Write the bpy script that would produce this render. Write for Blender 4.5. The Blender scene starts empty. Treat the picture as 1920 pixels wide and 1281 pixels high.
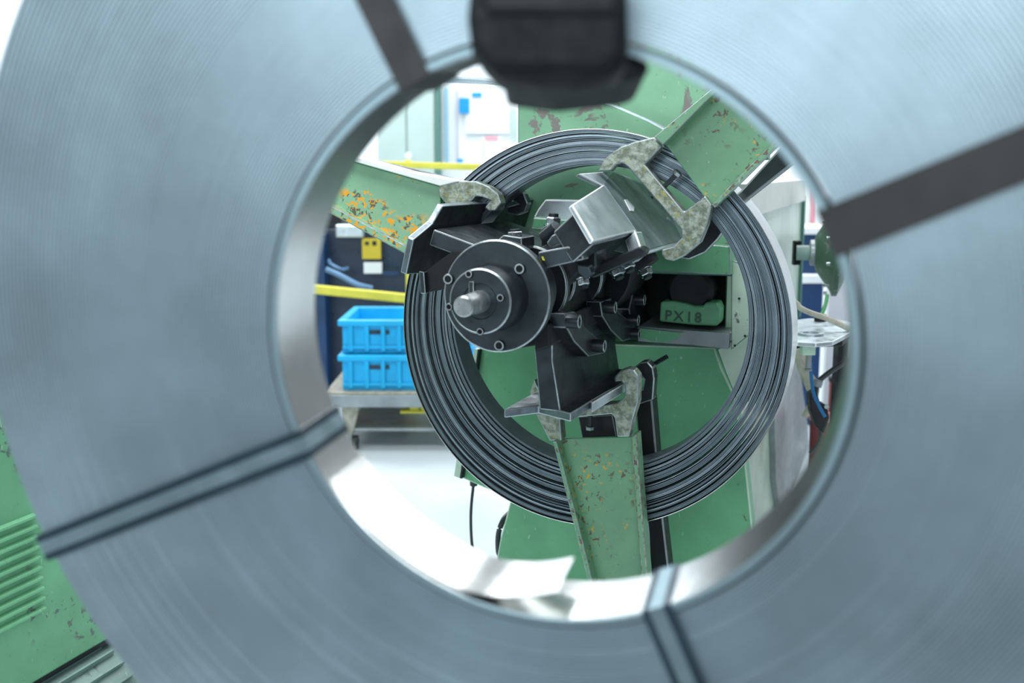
import bpy, bmesh, math, random
from mathutils import Vector as V, Matrix
random.seed(7)
C = bpy.context.scene.collection
sc = bpy.context.scene
# ------------------------------------------------------------------ camera
FPX = 2000.0
PITCH = math.atan(320.5 / FPX)
CAM = V((0, 0, 1.3))
F = V((0, math.cos(PITCH), -math.sin(PITCH))); U = V((0, math.sin(PITCH), math.cos(PITCH))); X = V((1, 0, 0))
cd = bpy.data.cameras.new('camera'); cam = bpy.data.objects.new('camera', cd); C.objects.link(cam)
cam.location = CAM; cam.rotation_euler = (math.pi / 2 - PITCH, 0, 0)
cd.sensor_width = 36; cd.lens = FPX / 1920 * 36; cd.clip_start = .02
cd.dof.use_dof = True; cd.dof.focus_distance = 2.4; cd.dof.aperture_fstop = 2.9
sc.camera = cam
# ------------------------------------------------------------------ light
w = bpy.data.worlds.new('world'); sc.world = w; w.use_nodes = True
w.node_tree.nodes['Background'].inputs[0].default_value = (.78, .89, .94, 1)
w.node_tree.nodes['Background'].inputs[1].default_value = .27
def area(loc, aim, sx, sy, power, col=(.93, .98, 1)):
    l = bpy.data.lights.new('area_light', 'AREA'); l.shape = 'RECTANGLE'; l.size = sx; l.size_y = sy; l.energy = power; l.color = col
    o = bpy.data.objects.new('area_light', l); C.objects.link(o); o.location = loc
    o.rotation_euler = (V(aim) - V(loc)).to_track_quat('-Z', 'Y').to_euler()
area((-.9, 1.3, 4.6), (-.3, 2.0, 0), 3.0, 1.0, 170)
area((-2.0, -4.5, 2.9), (-1.2, 1.0, 2.6), 9.0, 2.8, 345, (.86, .95, 1))  # added unseen area light behind the camera, brightens the near coil
area((.6, 4.6, 4.6), (.6, 4.2, 0), 4.0, 1.2, 110)
area((-2.0, 7.4, 4.4), (-1.6, 8.6, .6), 4, 1.5, 330)
area((3.6, 6.0, 4.4), (2.4, 4.6, 0.6), 4.5, 2.2, 190)
sc.view_settings.view_transform = 'Standard'; sc.view_settings.look = 'None'; sc.view_settings.gamma = 1
sc.view_settings.use_curve_mapping = False; sc.view_settings.exposure = 0.0

# ------------------------------------------------------------------ rays and frames
def ray(x, y): return F + X * ((x - 960) / FPX) + U * ((640.5 - y) / FPX)
def at(x, y, Y): return CAM + ray(x, y) * Y
def onp(x, y, o, n):
    r = ray(x, y); return CAM + r * ((o - CAM).dot(n) / r.dot(n))
PSI = math.atan(728 / FPX * math.cos(PITCH))
A = V((math.sin(PSI), math.cos(PSI), 0)); R = V((math.cos(PSI), -math.sin(PSI), 0)); Z = V((0, 0, 1))
O = at(930, 556, 2.05)                       # centre of the large mandrel flange; A runs along the mandrel axis
def M(u, a, z): return O + R * u + A * a + Z * z
def loc(q): d = q - O; return V((d.dot(R), d.dot(A), d.dot(Z)))
def pa(x, y, a): return onp(x, y, M(0, a, 0), A)
def pu(x, y, u): return onp(x, y, M(u, 0, 0), R)
def pz(x, y, z): return onp(x, y, V((0, 0, z)), Z)
def rn(ang): return R * math.cos(math.radians(ang)) + Z * math.sin(math.radians(ang))
def pr(x, y, ang, r): return onp(x, y, O + rn(ang) * r, rn(ang))

# ------------------------------------------------------------------ materials
def new_mat(name):
    m = bpy.data.materials.new(name); m.use_nodes = True
    return m, m.node_tree.nodes, m.node_tree.links, m.node_tree.nodes['Principled BSDF']
def noise(n, l, co, scale, detail=4, rough=.55, dist=0):
    t = n.new('ShaderNodeTexNoise'); t.inputs['Scale'].default_value = scale; t.inputs['Detail'].default_value = detail
    t.inputs['Roughness'].default_value = rough; t.inputs['Distortion'].default_value = dist; l.new(co, t.inputs['Vector']); return t.outputs['Fac']
def ramp(n, l, f, a, b, ca=(0, 0, 0, 1), cb=(1, 1, 1, 1)):
    r = n.new('ShaderNodeValToRGB'); e = r.color_ramp.elements; e[0].position = a; e[1].position = b; e[0].color = ca; e[1].color = cb
    l.new(f, r.inputs[0]); return r.outputs[0]
def mix(n, l, f, a, b, mode='MIX'):
    m = n.new('ShaderNodeMix'); m.data_type = 'RGBA'; m.blend_type = mode
    if isinstance(f, (int, float)): m.inputs[0].default_value = f
    else: l.new(f, m.inputs[0])
    for i, v in ((6, a), (7, b)):
        if isinstance(v, tuple): m.inputs[i].default_value = v
        else: l.new(v, m.inputs[i])
    return m.outputs[2]
def mul(n, l, a, b):
    m = n.new('ShaderNodeMath'); m.operation = 'MULTIPLY'; l.new(a, m.inputs[0])
    if isinstance(b, (int, float)): m.inputs[1].default_value = b
    else: l.new(b, m.inputs[1])
    return m.outputs[0]
def bump(n, l, h, b, s, d=.002):
    k = n.new('ShaderNodeBump'); k.inputs['Strength'].default_value = s; k.inputs['Distance'].default_value = d
    l.new(h, k.inputs['Height']); l.new(k.outputs[0], b.inputs['Normal'])
def c4(c): return (c[0], c[1], c[2], 1)
def plain(name, col, metal=0, rough=.5, var=.25, scale=14, bs=.15, spec=.5):
    m, n, l, b = new_mat(name); co = n.new('ShaderNodeTexCoord').outputs['Object']
    f = noise(n, l, co, scale); k = ramp(n, l, f, .3, .7)
    c = mix(n, l, k, c4([x * (1 - var) for x in col]), c4([min(1, x * (1 + var)) for x in col]))
    l.new(c, b.inputs['Base Color']); b.inputs['Metallic'].default_value = metal; b.inputs['Specular IOR Level'].default_value = spec
    r = ramp(n, l, noise(n, l, co, scale * 3), .3, .7, c4([max(0, rough - .1)] * 3), c4([min(1, rough + .12)] * 3)); l.new(r, b.inputs['Roughness'])
    if bs: bump(n, l, noise(n, l, co, scale * 8), b, bs)
    return m
def green(name, base, chips=.6, orange=.62, chipcol=(.10, .085, .07), ocol=(.75, .30, .02), rough=.42, cs=28, amin=.48):
    m, n, l, b = new_mat(name); co = n.new('ShaderNodeTexCoord').outputs['Object']
    c = mix(n, l, ramp(n, l, noise(n, l, co, 6, 5), .35, .65), c4([x * .86 for x in base]), c4([min(1, x * 1.12) for x in base]))
    c = mix(n, l, mul(n, l, ramp(n, l, noise(n, l, co, 90, 3, .6, .8), .66, .72), .55), c, c4([x * .35 for x in base]))
    area_ = ramp(n, l, noise(n, l, co, 7.3, 2), amin, amin + .08)
    ch = mul(n, l, ramp(n, l, noise(n, l, co, cs, 6, .62, .5), chips, chips + .02), area_)
    c = mix(n, l, ch, c, c4(chipcol))
    mp = n.new('ShaderNodeMapping'); mp.inputs['Location'].default_value = (3.1, 1.7, 5.2); l.new(co, mp.inputs[0])
    og = mul(n, l, ramp(n, l, noise(n, l, mp.outputs[0], cs * 1.25, 5, .6, .4), orange, orange + .02), area_)
    c = mix(n, l, og, c, c4(ocol))
    mp2 = n.new('ShaderNodeMapping'); mp2.inputs['Scale'].default_value = (1, 1, .35); l.new(co, mp2.inputs[0])
    sc_ = mul(n, l, ramp(n, l, noise(n, l, mp2.outputs[0], 55, 2, .4, 2), .73, .75), .5)
    c = mix(n, l, sc_, c, (.62, .8, .68, 1))
    l.new(c, b.inputs['Base Color']); b.inputs['Roughness'].default_value = rough
    bump(n, l, ch, b, -.35, .002)
    return m
G_TOP = green('paint_green_plate', (.21, .46, .28), .55, .80, (.20, .19, .17), cs=9, amin=.36)
G_LOW = green('paint_green_body', (.14, .42, .22), .70, .85)
G_ARM = green('paint_green_arm', (.23, .44, .28), .55, .54, (.12, .105, .07), (.85, .38, .02), cs=48)
G_ARM2 = green('paint_green_arm_brown', (.17, .36, .21), .565, .62, (.14, .105, .07), (.70, .38, .03), cs=55)
G_PALE = green('paint_pale_green', (.56, .72, .58), .66, .85, (.2, .2, .17), rough=.22, cs=12)
G_DARK = green('paint_dark_green', (.045, .10, .07), .6, .8, (.18, .2, .19))
G_LOUV = green('paint_green_louvre', (.17, .45, .25), .56, .85, (.12, .17, .14), cs=36)
GREYGREEN = green('paint_grey_green', (.22, .33, .30), .58, .85, (.08, .1, .1), cs=40)
DARK = plain('dark_steel', (.040, .050, .056), .65, .38, .35, 12, .12)
SHOEM = plain('worn_shoe_steel', (.42, .49, .53), .45, .36, .22, 9, .1)
MILL = plain('shoe_steel_shaded', (.15, .185, .205), .1, .42, .4, 12, .12)  # shaded copy of the shoe steel
BLACK = plain('black_steel', (.012, .015, .017), .3, .5, .3, 12, .1)
BLK = plain('blued_steel', (.052, .066, .076), .75, .36, .3, 10, .12)
WORN = plain('worn_steel_edge', (.42, .47, .49), .85, .38, .3, 40, .15)
BRIGHT = plain('bright_steel', (.55, .62, .66), .8, .34, .18, 10, .1)
SHINY = plain('shiny_bolt_steel', (.45, .5, .52), 1, .2, .4, 60, .2)
ROD = plain('spindle_steel', (.40, .43, .44), .8, .34, .25, 40, .1)
def cast():
    m, n, l, b = new_mat('cast_bracket'); co = n.new('ShaderNodeTexCoord').outputs['Object']
    c = mix(n, l, ramp(n, l, noise(n, l, co, 55, 6, .7), .42, .60), (.16, .19, .14, 1), (.40, .45, .38, 1))
    ar = ramp(n, l, noise(n, l, co, 11, 2), .5, .6)
    c = mix(n, l, mul(n, l, ramp(n, l, noise(n, l, co, 75, 4, .6, 1), .56, .66), ar), c, (.36, .34, .10, 1))
    l.new(c, b.inputs['Base Color']); b.inputs['Metallic'].default_value = .35; b.inputs['Roughness'].default_value = .42
    bump(n, l, noise(n, l, co, 120, 5), b, .5, .002); return m
CAST = cast()
# near coil's cut edges: brushed blue-grey steel, rough
def coil_mat(name, col, rough, metal, ns=9):
    m, n, l, b = new_mat(name); co = n.new('ShaderNodeTexCoord').outputs['Object']
    c = mix(n, l, ramp(n, l, noise(n, l, co, ns, 4), .3, .7), c4([x * .85 for x in col]), c4([x * 1.12 for x in col]))
    l.new(c, b.inputs['Base Color']); b.inputs['Roughness'].default_value = rough; b.inputs['Metallic'].default_value = metal
    bump(n, l, noise(n, l, co, 60, 3), b, .08); return m
NEAR = coil_mat('slit_steel_edge', (.42, .53, .59), .45, .85, 7)
LIPM = coil_mat('slit_steel_lip', (.36, .50, .56), .4, .7)
STRIP = coil_mat('strip_face_steel', (.74, .75, .74), .20, .97)
REAR = coil_mat('rear_strip_edge', (.19, .24, .275), .40, .7, 20)
EDGEG = plain('mill_edge_steel', (.20, .24, .27), .7, .38, .3, 30, .1)
REAR2 = coil_mat('rear_strip_edge_pale', (.36, .43, .48), .35, .8, 20)
STRAP = plain('strap_dark_reflection', (.045, .045, .045), .3, .5, .2, 10, .05)  # strap steel with its dark reflection put into the colour
STRAPB = plain('strap_edge_shadow', (.035, .065, .09), .4, .4, .2, 10, .05)  # shadow along the strap edges, put into a dark colour
STRAPC = plain('grey_steel_strap_face', (.30, .42, .47), .7, .35, .15, 10, .05)
RUBBER = plain('black_rubber', (.008, .012, .013), 0, .6, .5, 14, .4, .3)
WHITE = plain('white_paint', (.82, .86, .88), 0, .5, .03, 4, 0)
WALLM = plain('white_wall', (.82, .86, .90), 0, .7, .03, 2, 0)
PIPEB = plain('blue_grey_pipe', (.12, .24, .42), .2, .35, .1, 10, 0)
CABM = plain('pale_cabinet', (.44, .56, .54), 0, .4, .05, 3, 0)
CABG = plain('dark_green_trim', (.07, .20, .17), 0, .5, .1, 5, 0)
NAVY = plain('navy_paint', (.012, .028, .06), 0, .35, .3, 5, 0)
ROYAL = plain('royal_blue_paint', (.004, .04, .13), 0, .4, .1, 5, 0)
YELLOW = plain('yellow_paint', (.72, .66, .07), 0, .45, .1, 12, .05)
LABELY = plain('yellow_label', (.62, .48, .03), 0, .5, .05, 12, 0)
BLUEP = plain('blue_plastic', (.0, .40, .76), 0, .35, .12, 8, .05)
PRINTB = plain('blue_print', (.0, .30, .75), 0, .6, .03, 8, 0)
PALEB = plain('pale_blue_print', (.35, .60, .78), 0, .6, .03, 8, 0)
PINK = plain('pink_print', (.8, .35, .42), 0, .6, .03, 8, 0)
BEIGE = plain('beige_sleeve', (.50, .48, .40), 0, .6, .2, 40, .2)
TROL = plain('trolley_paint', (.34, .33, .27), .1, .5, .25, 30, .1)
GREY = plain('grey_metal', (.28, .31, .33), .6, .4, .2, 10, .1)
CABLEB = plain('blue_cable', (.01, .16, .42), 0, .4, .1, 10, 0)
CABLEG = plain('green_cable', (.12, .42, .18), 0, .4, .1, 10, 0)
CABLEK = plain('black_cable', (.03, .04, .045), 0, .45, .2, 10, 0)
RED = plain('red_plastic', (.24, .06, .06), 0, .5, .2, 10, 0)
LILAC = plain('pale_grey_panel', (.55, .55, .62), 0, .4, .08, 5, 0)
TAPE = plain('cream_paint', (.86, .88, .84), 0, .5, .05, 9, 0)
def floor_mat():
    m, n, l, b = new_mat('floor_coating'); co = n.new('ShaderNodeTexCoord').outputs['Object']
    c = mix(n, l, ramp(n, l, noise(n, l, co, 2.2, 5), .3, .7), (.50, .57, .61, 1), (.62, .68, .71, 1))
    ln = mul(n, l, ramp(n, l, noise(n, l, co, 9, 3, .5, 3), .62, .64), .35)
    c = mix(n, l, ln, c, (.48, .60, .62, 1)); l.new(c, b.inputs['Base Color']); b.inputs['Roughness'].default_value = .38; return m
FLOOR = floor_mat()

# ------------------------------------------------------------------ builders
def thing(name, label, cat, at_=(0, 0, 0), group=None):
    o = bpy.data.objects.new(name, None); C.objects.link(o); o.location = at_; o['label'] = label; o['category'] = cat
    o.empty_display_size = .05
    if group: o['group'] = group
    return o
def org(p):
    q = V((0, 0, 0))
    while p is not None: q += p.location; p = p.parent
    return q
def link(name, bm, mats, parent=None, smooth=False, bevel=0, edge=None, label=None):
    bmesh.ops.recalc_face_normals(bm, faces=bm.faces)
    if parent is not None: bmesh.ops.translate(bm, verts=bm.verts, vec=-org(parent))
    me = bpy.data.meshes.new(name); bm.to_mesh(me); bm.free()
    if not isinstance(mats, (list, tuple)): mats = [mats]
    for m in mats: me.materials.append(m)
    if smooth:
        for p in me.polygons: p.use_smooth = True
        me.set_sharp_from_angle(angle=math.radians(35))
    o = bpy.data.objects.new(name, me); C.objects.link(o)
    if parent is not None: o.parent = parent
    if bevel:
        bv = o.modifiers.new('bevel', 'BEVEL'); bv.width = bevel; bv.segments = 2; bv.limit_method = 'ANGLE'; bv.angle_limit = math.radians(30)
        if edge: me.materials.append(edge); bv.material = len(me.materials) - 1
    if label: o['label'] = label
    return o
def tag(o, label, cat, group=None, kind=None):
    if label: o['label'] = label; o['category'] = cat
    if group: o['group'] = group
    if kind: o['kind'] = kind
    return o
def prism(bm, pts, d, mi=0, side=None):
    a = [bm.verts.new(p) for p in pts]; b = [bm.verts.new(p + d) for p in pts]; n = len(pts)
    fs = [bm.faces.new(a), bm.faces.new(b[::-1])]
    for i in range(n): fs.append(bm.faces.new((a[i], b[i], b[(i + 1) % n], a[(i + 1) % n])))
    for f in fs: f.material_index = mi
    if side is not None:
        for f in fs[2:]: f.material_index = side
    return fs
def B(): return bmesh.new()
def box(bm, o, ex, ey, ez, mi=0):   # corner o, edge vectors
    prism(bm, [o, o + ex, o + ex + ey, o + ey], ez, mi)
def wbox(bm, x0, x1, y0, y1, z0, z1, mi=0): box(bm, V((x0, y0, z0)), V((x1 - x0, 0, 0)), V((0, y1 - y0, 0)), V((0, 0, z1 - z0)), mi)
def mbox(bm, u0, u1, a0, a1, z0, z1, mi=0): box(bm, M(u0, a0, z0), R * (u1 - u0), A * (a1 - a0), Z * (z1 - z0), mi)
def rbox(bm, ang, r0, r1, c0, c1, a0, a1, mi=0):   # radial box round the mandrel axis
    n = rn(ang); c = rn(ang + 90); box(bm, O + n * r0 + c * c0 + A * a0, n * (r1 - r0), c * (c1 - c0), A * (a1 - a0), mi)
def apr(bm, px, a0, a1, mi=0): prism(bm, [pa(x, y, a0) for x, y in px], A * (a1 - a0), mi)
def upr(bm, px, u0, du, mi=0): prism(bm, [pu(x, y, u0) for x, y in px], R * du, mi)
def basis(d):
    d = d.normalized(); t = V((0, 0, 1)) if abs(d.z) < .9 else V((1, 0, 0)); e = t.cross(d).normalized(); return d, e, d.cross(e)
def lathe(bm, c, d, prof, seg=48, closed=False, mi=0, frame=None, wob=None):
    d, e, g = frame or basis(d); rows = []
    for i in range(seg):
        t = 2 * math.pi * i / seg; k = e * math.cos(t) + g * math.sin(t); s = 1 + (wob(t) if wob else 0)
        rows.append([bm.verts.new(c + k * (r * s) + d * h) for r, h in prof])
    n = len(prof)
    for i in range(seg):
        p, q = rows[i], rows[(i + 1) % seg]
        for j in range(n if closed else n - 1):
            j2 = (j + 1) % n
            f = bm.faces.new((p[j], q[j], q[j2], p[j2])); f.material_index = mi
    if not closed:
        for j in (0, n - 1):
            f = bm.faces.new([r_[j] for r_ in rows]); f.material_index = mi
def cyl(bm, c, d, r, h, seg=32, ch=0, mi=0):
    ch = ch or r * .06
    lathe(bm, c, d, [(r - ch, 0), (r, ch), (r, h - ch), (r - ch, h)], seg, mi=mi)
def hexa(bm, c, d, r, h, mi=0):
    lathe(bm, c, d, [(r * .92, 0), (r, h * .1), (r, h * .85), (r * .85, h)], 6, mi=mi)
def socket(bm, c, d, r, h, seg=28):      # socket head bolt pointing along d, recess at its end
    lathe(bm, c, d, [(r, 0), (r, h * .95), (r * .96, h)], seg, mi=0)
    lathe(bm, c + d.normalized() * (h - .0002), d, [(r * .96, 0), (r * .92, .0012), (r * .66, .0012), (r * .62, 0)], seg, closed=True, mi=1)
    lathe(bm, c + d.normalized() * (h + .0003), d, [(.0001, 0), (r * .62, 0)], 6, mi=2)
def tube(bm, pts, r, seg=10, mi=0):
    # smooth path through points, swept circle
    P = []
    n = len(pts)
    for i in range(n - 1):
        p0 = pts[max(i - 1, 0)]; p1 = pts[i]; p2 = pts[i + 1]; p3 = pts[min(i + 2, n - 1)]
        for s in range(8):
            t = s / 8
            P.append(.5 * ((2 * p1) + (p2 - p0) * t + (2 * p0 - 5 * p1 + 4 * p2 - p3) * t * t + (3 * p1 - p0 - 3 * p2 + p3) * t ** 3))
    P.append(pts[-1]); rows = []
    for i, p in enumerate(P):
        d = (P[min(i + 1, len(P) - 1)] - P[max(i - 1, 0)]); d, e, g = basis(d)
        rows.append([bm.verts.new(p + (e * math.cos(2 * math.pi * k / seg) + g * math.sin(2 * math.pi * k / seg)) * r) for k in range(seg)])
    for p, q in zip(rows, rows[1:]):
        for k in range(seg): bm.faces.new((p[k], p[(k + 1) % seg], q[(k + 1) % seg], q[k])).material_index = mi
    bm.faces.new(rows[0]); bm.faces.new(rows[-1][::-1])
def quick(name, fn, mats, parent=None, **k):
    bm = B(); fn(bm); return link(name, bm, mats, parent, **k)

# ================================================================== SETTING
fl = quick('floor', lambda b: wbox(b, -7, 7, 0.6, 10, -.05, 0), FLOOR); fl['kind'] = 'structure'
wl = quick('wall_back', lambda b: wbox(b, -7, 7, 9.5, 9.6, 0, 5.5), WALLM); wl['kind'] = 'structure'

# ================================================================== DECOILER FRAME
a0 = .80
frame = thing('decoiler_frame', 'large green painted decoiler frame standing behind the mounted dark strip coil', 'machine', (M(.1, 1.2, 0).x, M(.1, 1.2, 0).y, 0))
# upper front plate
quick('front_plate', lambda b: apr(b, [(971, 40), (1440, 40), (1440, 300), (1376, 300), (1372, 518), (1180, 512), (1150, 470), (1000, 470), (971, 440)], a0, a0 + .05), G_TOP, frame, bevel=.003, edge=CABG)
quick('housing_skirt', lambda b: apr(b, [(1170, 440), (1368, 462), (1370, 516), (1190, 508), (1165, 480)], a0 - .05, a0), G_LOW, frame, bevel=.003, edge=WORN)
# dark recess
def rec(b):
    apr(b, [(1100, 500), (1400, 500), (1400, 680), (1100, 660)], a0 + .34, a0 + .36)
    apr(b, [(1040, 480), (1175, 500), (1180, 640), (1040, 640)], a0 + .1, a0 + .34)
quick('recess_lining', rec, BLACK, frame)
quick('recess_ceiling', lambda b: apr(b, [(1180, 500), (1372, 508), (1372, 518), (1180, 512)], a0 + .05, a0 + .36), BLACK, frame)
quick('recess_post', lambda b: apr(b, [(1262, 510), (1268, 510), (1268, 570), (1262, 570)], a0 + .16, a0 + .2), G_DARK, frame)
# lower body
zf = M(0, a0, 0).z
low = [(1000, 640), (1340, 652), (1352, 690), (1378, 745), (1396, 850), (1412, 1000), (1430, 1281), (1450, 1700), (870, 1700), (912, 1150), (938, 1010), (958, 935), (905, 914), (866, 897), (896, 655), (940, 600)]
def lowfn(b):
    pts = [pa(x, y, a0 + .02) for x, y in low]
    for p in pts: p.z = max(p.z, 0.0)
    prism(b, pts, A * .06)
quick('lower_body', lowfn, G_LOW, frame, bevel=.004, edge=G_PALE)
quick('door_edge_strip', lambda b: apr(b, [(889, 655), (896, 655), (862, 897), (851, 893)], a0 + .0, a0 + .05), G_PALE, frame, bevel=.001, label='pale edge strip')
quick('door_seal', lambda b: apr(b, [(896, 655), (899, 656), (866, 898), (862, 897)], a0 + .0, a0 + .02), BLACK, frame)
quick('body_column', lambda b: apr(b, [(1005, 560), (1080, 560), (1075, 760), (1030, 700)], a0 - .06, a0 + .02), G_DARK, frame, bevel=.003)
# side: whole right flank running back along the machine
us = loc(pa(1386, 600, a0))[0]
def flank(b):
    z0 = loc(pu(1400, 408, us)).z
    p = [M(us, a0 + .09, -O.z), M(us, a0 + 1.75, -O.z), M(us, a0 + 1.75, z0), M(us, a0 + .09, z0)]
    prism(b, p, R * -.05)
quick('flank_panel', flank, G_PALE, frame, bevel=.004, edge=CABG, label='pale green side panel of the machine')
zt = loc(pu(1400, 408, us)).z
quick('top_rail', lambda b: mbox(b, us - .06, us + .015, a0 + .05, a0 + 1.7, zt, zt + .085), TAPE, frame, bevel=.003, label='cream rail along the top of the side panel')
quick('flank_edge', lambda b: mbox(b, us - .01, us + .012, a0 + 1.72, a0 + 1.76, -.35, zt + .02), CABG, frame)
quick('side_cover', lambda b: apr(b, [(1371, 488), (1402, 500), (1410, 560), (1405, 628), (1371, 656)], a0 - .01, a0 + .01), G_PALE, frame, bevel=.002, edge=CABG, label='pale green cover plate beside the dark recess')
quick('gusset', lambda b: apr(b, [(1344, 655), (1420, 610), (1430, 760), (1380, 748), (1360, 700)], a0 - .002, a0 + .018), G_PALE, frame, bevel=.003, edge=CABG)
quick('body_cap', lambda b: mbox(b, -.25, us, a0 + .05, a0 + 1.7, zt - .03, zt), G_PALE, frame)
quick('stained_shroud', lambda b: upr(b, [(1452, 690), (1497, 668), (1515, 800), (1525, 960), (1470, 1000), (1455, 900)], us + .02, -.02), GREY, frame, bevel=.002, label='oily grey shroud low on the side panel')
# ledge with torn edge
def ledge(b):
    prism(b, [pa(x, y, a0 - .02) for x, y in [(1196, 612), (1368, 626), (1366, 655), (1300, 648), (1196, 640)]], A * .3)
quick('ledge', ledge, GREY, frame, bevel=.002, edge=WORN)
quick('torn_plate', lambda b: apr(b, [(1194, 614), (1282, 624), (1268, 637), (1248, 643), (1222, 641), (1194, 634)], a0 - .03, a0 - .02), G_LOW, frame, bevel=.002, edge=WORN)
quick('bright_guide', lambda b: apr(b, [(1022, 374), (1085, 375), (1090, 400), (1085, 422), (1000, 408), (1008, 393)], a0 - .10, a0), BRIGHT, frame, bevel=.004, edge=WHITE, label='bright steel guide block')
quick('guide_foot', lambda b: apr(b, [(1000, 408), (1100, 415), (1095, 432), (995, 428)], a0 - .12, a0), G_LOW, frame, bevel=.003, edge=WORN)
# pillow block bearing
ap = a0 + .005
pb = quick('bearing_foot', lambda b: apr(b, [(1238, 566), (1262, 565), (1288, 570), (1300, 574), (1318, 574), (1322, 568), (1344, 568), (1349, 580), (1348, 606), (1344, 612), (1300, 610), (1236, 603)], ap, ap + .08), G_LOW, frame, smooth=False, bevel=.006, label='green cast bearing foot with raised letters PX18')
quick('bearing_cap', lambda b: lathe(b, pa(1292, 545, ap + .02), A, [(.0, 0), (.05, 0), (.06, .01), (.06, .08)], 32), BLACK, frame, smooth=True)
cu = bpy.data.curves.new('letters', 'FONT'); cu.body = 'PX18'; cu.size = .037; cu.extrude = .0022; cu.bevel_depth = .0006; cu.space_character = 1.25; cu.offset = -.0003
to = bpy.data.objects.new('letters_src', cu); C.objects.link(to); bpy.context.view_layer.update()
me = bpy.data.meshes.new_from_object(to.evaluated_get(bpy.context.evaluated_depsgraph_get())); bpy.data.objects.remove(to)
mtx = Matrix.Identity(4)
p0 = pa(1246, 600, ap - .001); sl = Matrix.Rotation(math.radians(-1.5), 4, 'Z')
for i, v_ in enumerate((R, Z, -A)):
    for k in range(3): mtx[k][i] = v_[k]
me.transform(Matrix.Translation(p0 - org(frame)) @ mtx @ sl); me.materials.append(G_DARK)
lt = bpy.data.objects.new('raised_lettering', me); C.objects.link(lt); lt.parent = pb
# rivets on frame plate
for x, y in ((1386, 560), (1397, 630), (1378, 648)):
    quick('rivet', lambda b: cyl(b, pa(x, y, a0 - .012), -A, .003, .003, 10), BLACK, frame)
quick('shaft_bearing', lambda b: lathe(b, M(0, .62, 0), A, [(.05, 0), (.115, 0), (.12, .01), (.12, .17), (.10, .18)], 40), BLACK, frame, smooth=True)

# cables under the frame's left
c1 = quick('power_cable', lambda b: (tube(b, [pa(888, 906, a0 + .05), pa(883, 960, a0 + .05), pa(884, 1010, a0 + .05), pa(889, 1060, a0 + .06), V((pa(889, 1060, a0).x, pa(889, 1060, a0).y, .02))], .0045), cyl(b, pa(888, 902, a0 + .05), V((0, 0, -1)), .011, .014, 16)), CABLEK, None, smooth=True)
tag(c1, 'thin dark cable hanging below the corner of the green machine body', 'cable')
c2 = quick('drain_hose', lambda b: tube(b, [pa(958, 960, a0 + .1), pa(944, 975, a0 + .06), pa(935, 1000, a0 + .04), pa(934, 1030, a0 + .04), pa(940, 1080, a0 + .04), pa(936, 1300, a0 + .04)], .008), CABLEK, None, smooth=True)
tag(c2, 'thick dark hose bending out at the left foot of the green machine body', 'hose')

# ================================================================== MANDREL
man = thing('mandrel', 'dark steel expanding mandrel with round flange and three jaws carrying the strip coil', 'machine part', M(0, .3, 0))
quick('spindle', lambda b: lathe(b, M(0, -.168, 0), A, [(.001, 0), (.016, 0), (.0195, .004), (.0195, .05), (.021, .055), (.021, .09)], 40), ROD, man, smooth=True, label='worn bright steel spindle end')
quick('small_flange', lambda b: lathe(b, M(0, -.085, 0), A, [(.02, .002), (.032, .002), (.034, 0), (.058, 0), (.061, .003), (.062, .075), (.066, .085)], 64), BLK, man, smooth=True)
quick('small_flange_rim', lambda b: lathe(b, M(0, -.0855, 0), A, [(.0585, .0), (.0615, .0025), (.0612, .004), (.0575, .001)], 64, closed=True), WORN, man, smooth=True)
quick('large_flange', lambda b: lathe(b, M(0, 0, 0), A, [(.05, 0), (.105, 0), (.1085, .003), (.1085, .024), (.104, .028), (.05, .03)], 80), BLK, man, smooth=True)
quick('large_flange_rim', lambda b: lathe(b, M(0, -.0008, 0), A, [(.1062, 0), (.1092, .003), (.1088, .0045), (.1050, .001)], 80, closed=True), WORN, man, smooth=True)
quick('pin', lambda b: box(b, pa(878, 527, -.088), R * .011, Z * -.026, A * .01), BLK, man, bevel=.002, edge=WORN)
for x, y in ((884, 513), (943, 557), (905, 620), (847, 574)):
    quick('flange_bolt', lambda b: socket(b, pa(x, y, -.075), -A, .0072, .014), [DARK, WORN, BLACK], man, smooth=True)
for x, y in ((979, 503), (941, 646), (846, 522)):
    quick('flange_bolt', lambda b: socket(b, pa(x, y, .01), -A, .0105, .016), [DARK, WORN, BLACK], man, smooth=True)
quick('shaft', lambda b: lathe(b, M(0, .028, 0), A, [(.05, 0), (.06, .005), (.060, .62), (.05, .62)], 48), DARK, man, smooth=True)
for h0, h1, r in ((.06, .13, .082), (.19, .215, .086), (.30, .36, .07), (.46, .49, .088)):
    quick('collar', lambda b: lathe(b, M(0, h0, 0), A, [(.055, 0), (r - .003, 0), (r, .003), (r, h1 - h0 - .003), (r - .003, h1 - h0), (.055, h1 - h0)], 56), DARK, man, smooth=True, bevel=.0015, edge=WORN)
quick('hub_block', lambda b: [rbox(b, g, .03, .105, -.045, .045, .22, .60) for g in (42, 162, 282)], DARK, man, bevel=.004, edge=BLK)

def slab(b, px, ang, r, th, mi=0, side=None): prism(b, [pr(x, y, ang, r) for x, y in px], rn(ang) * -th, mi, side)
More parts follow.
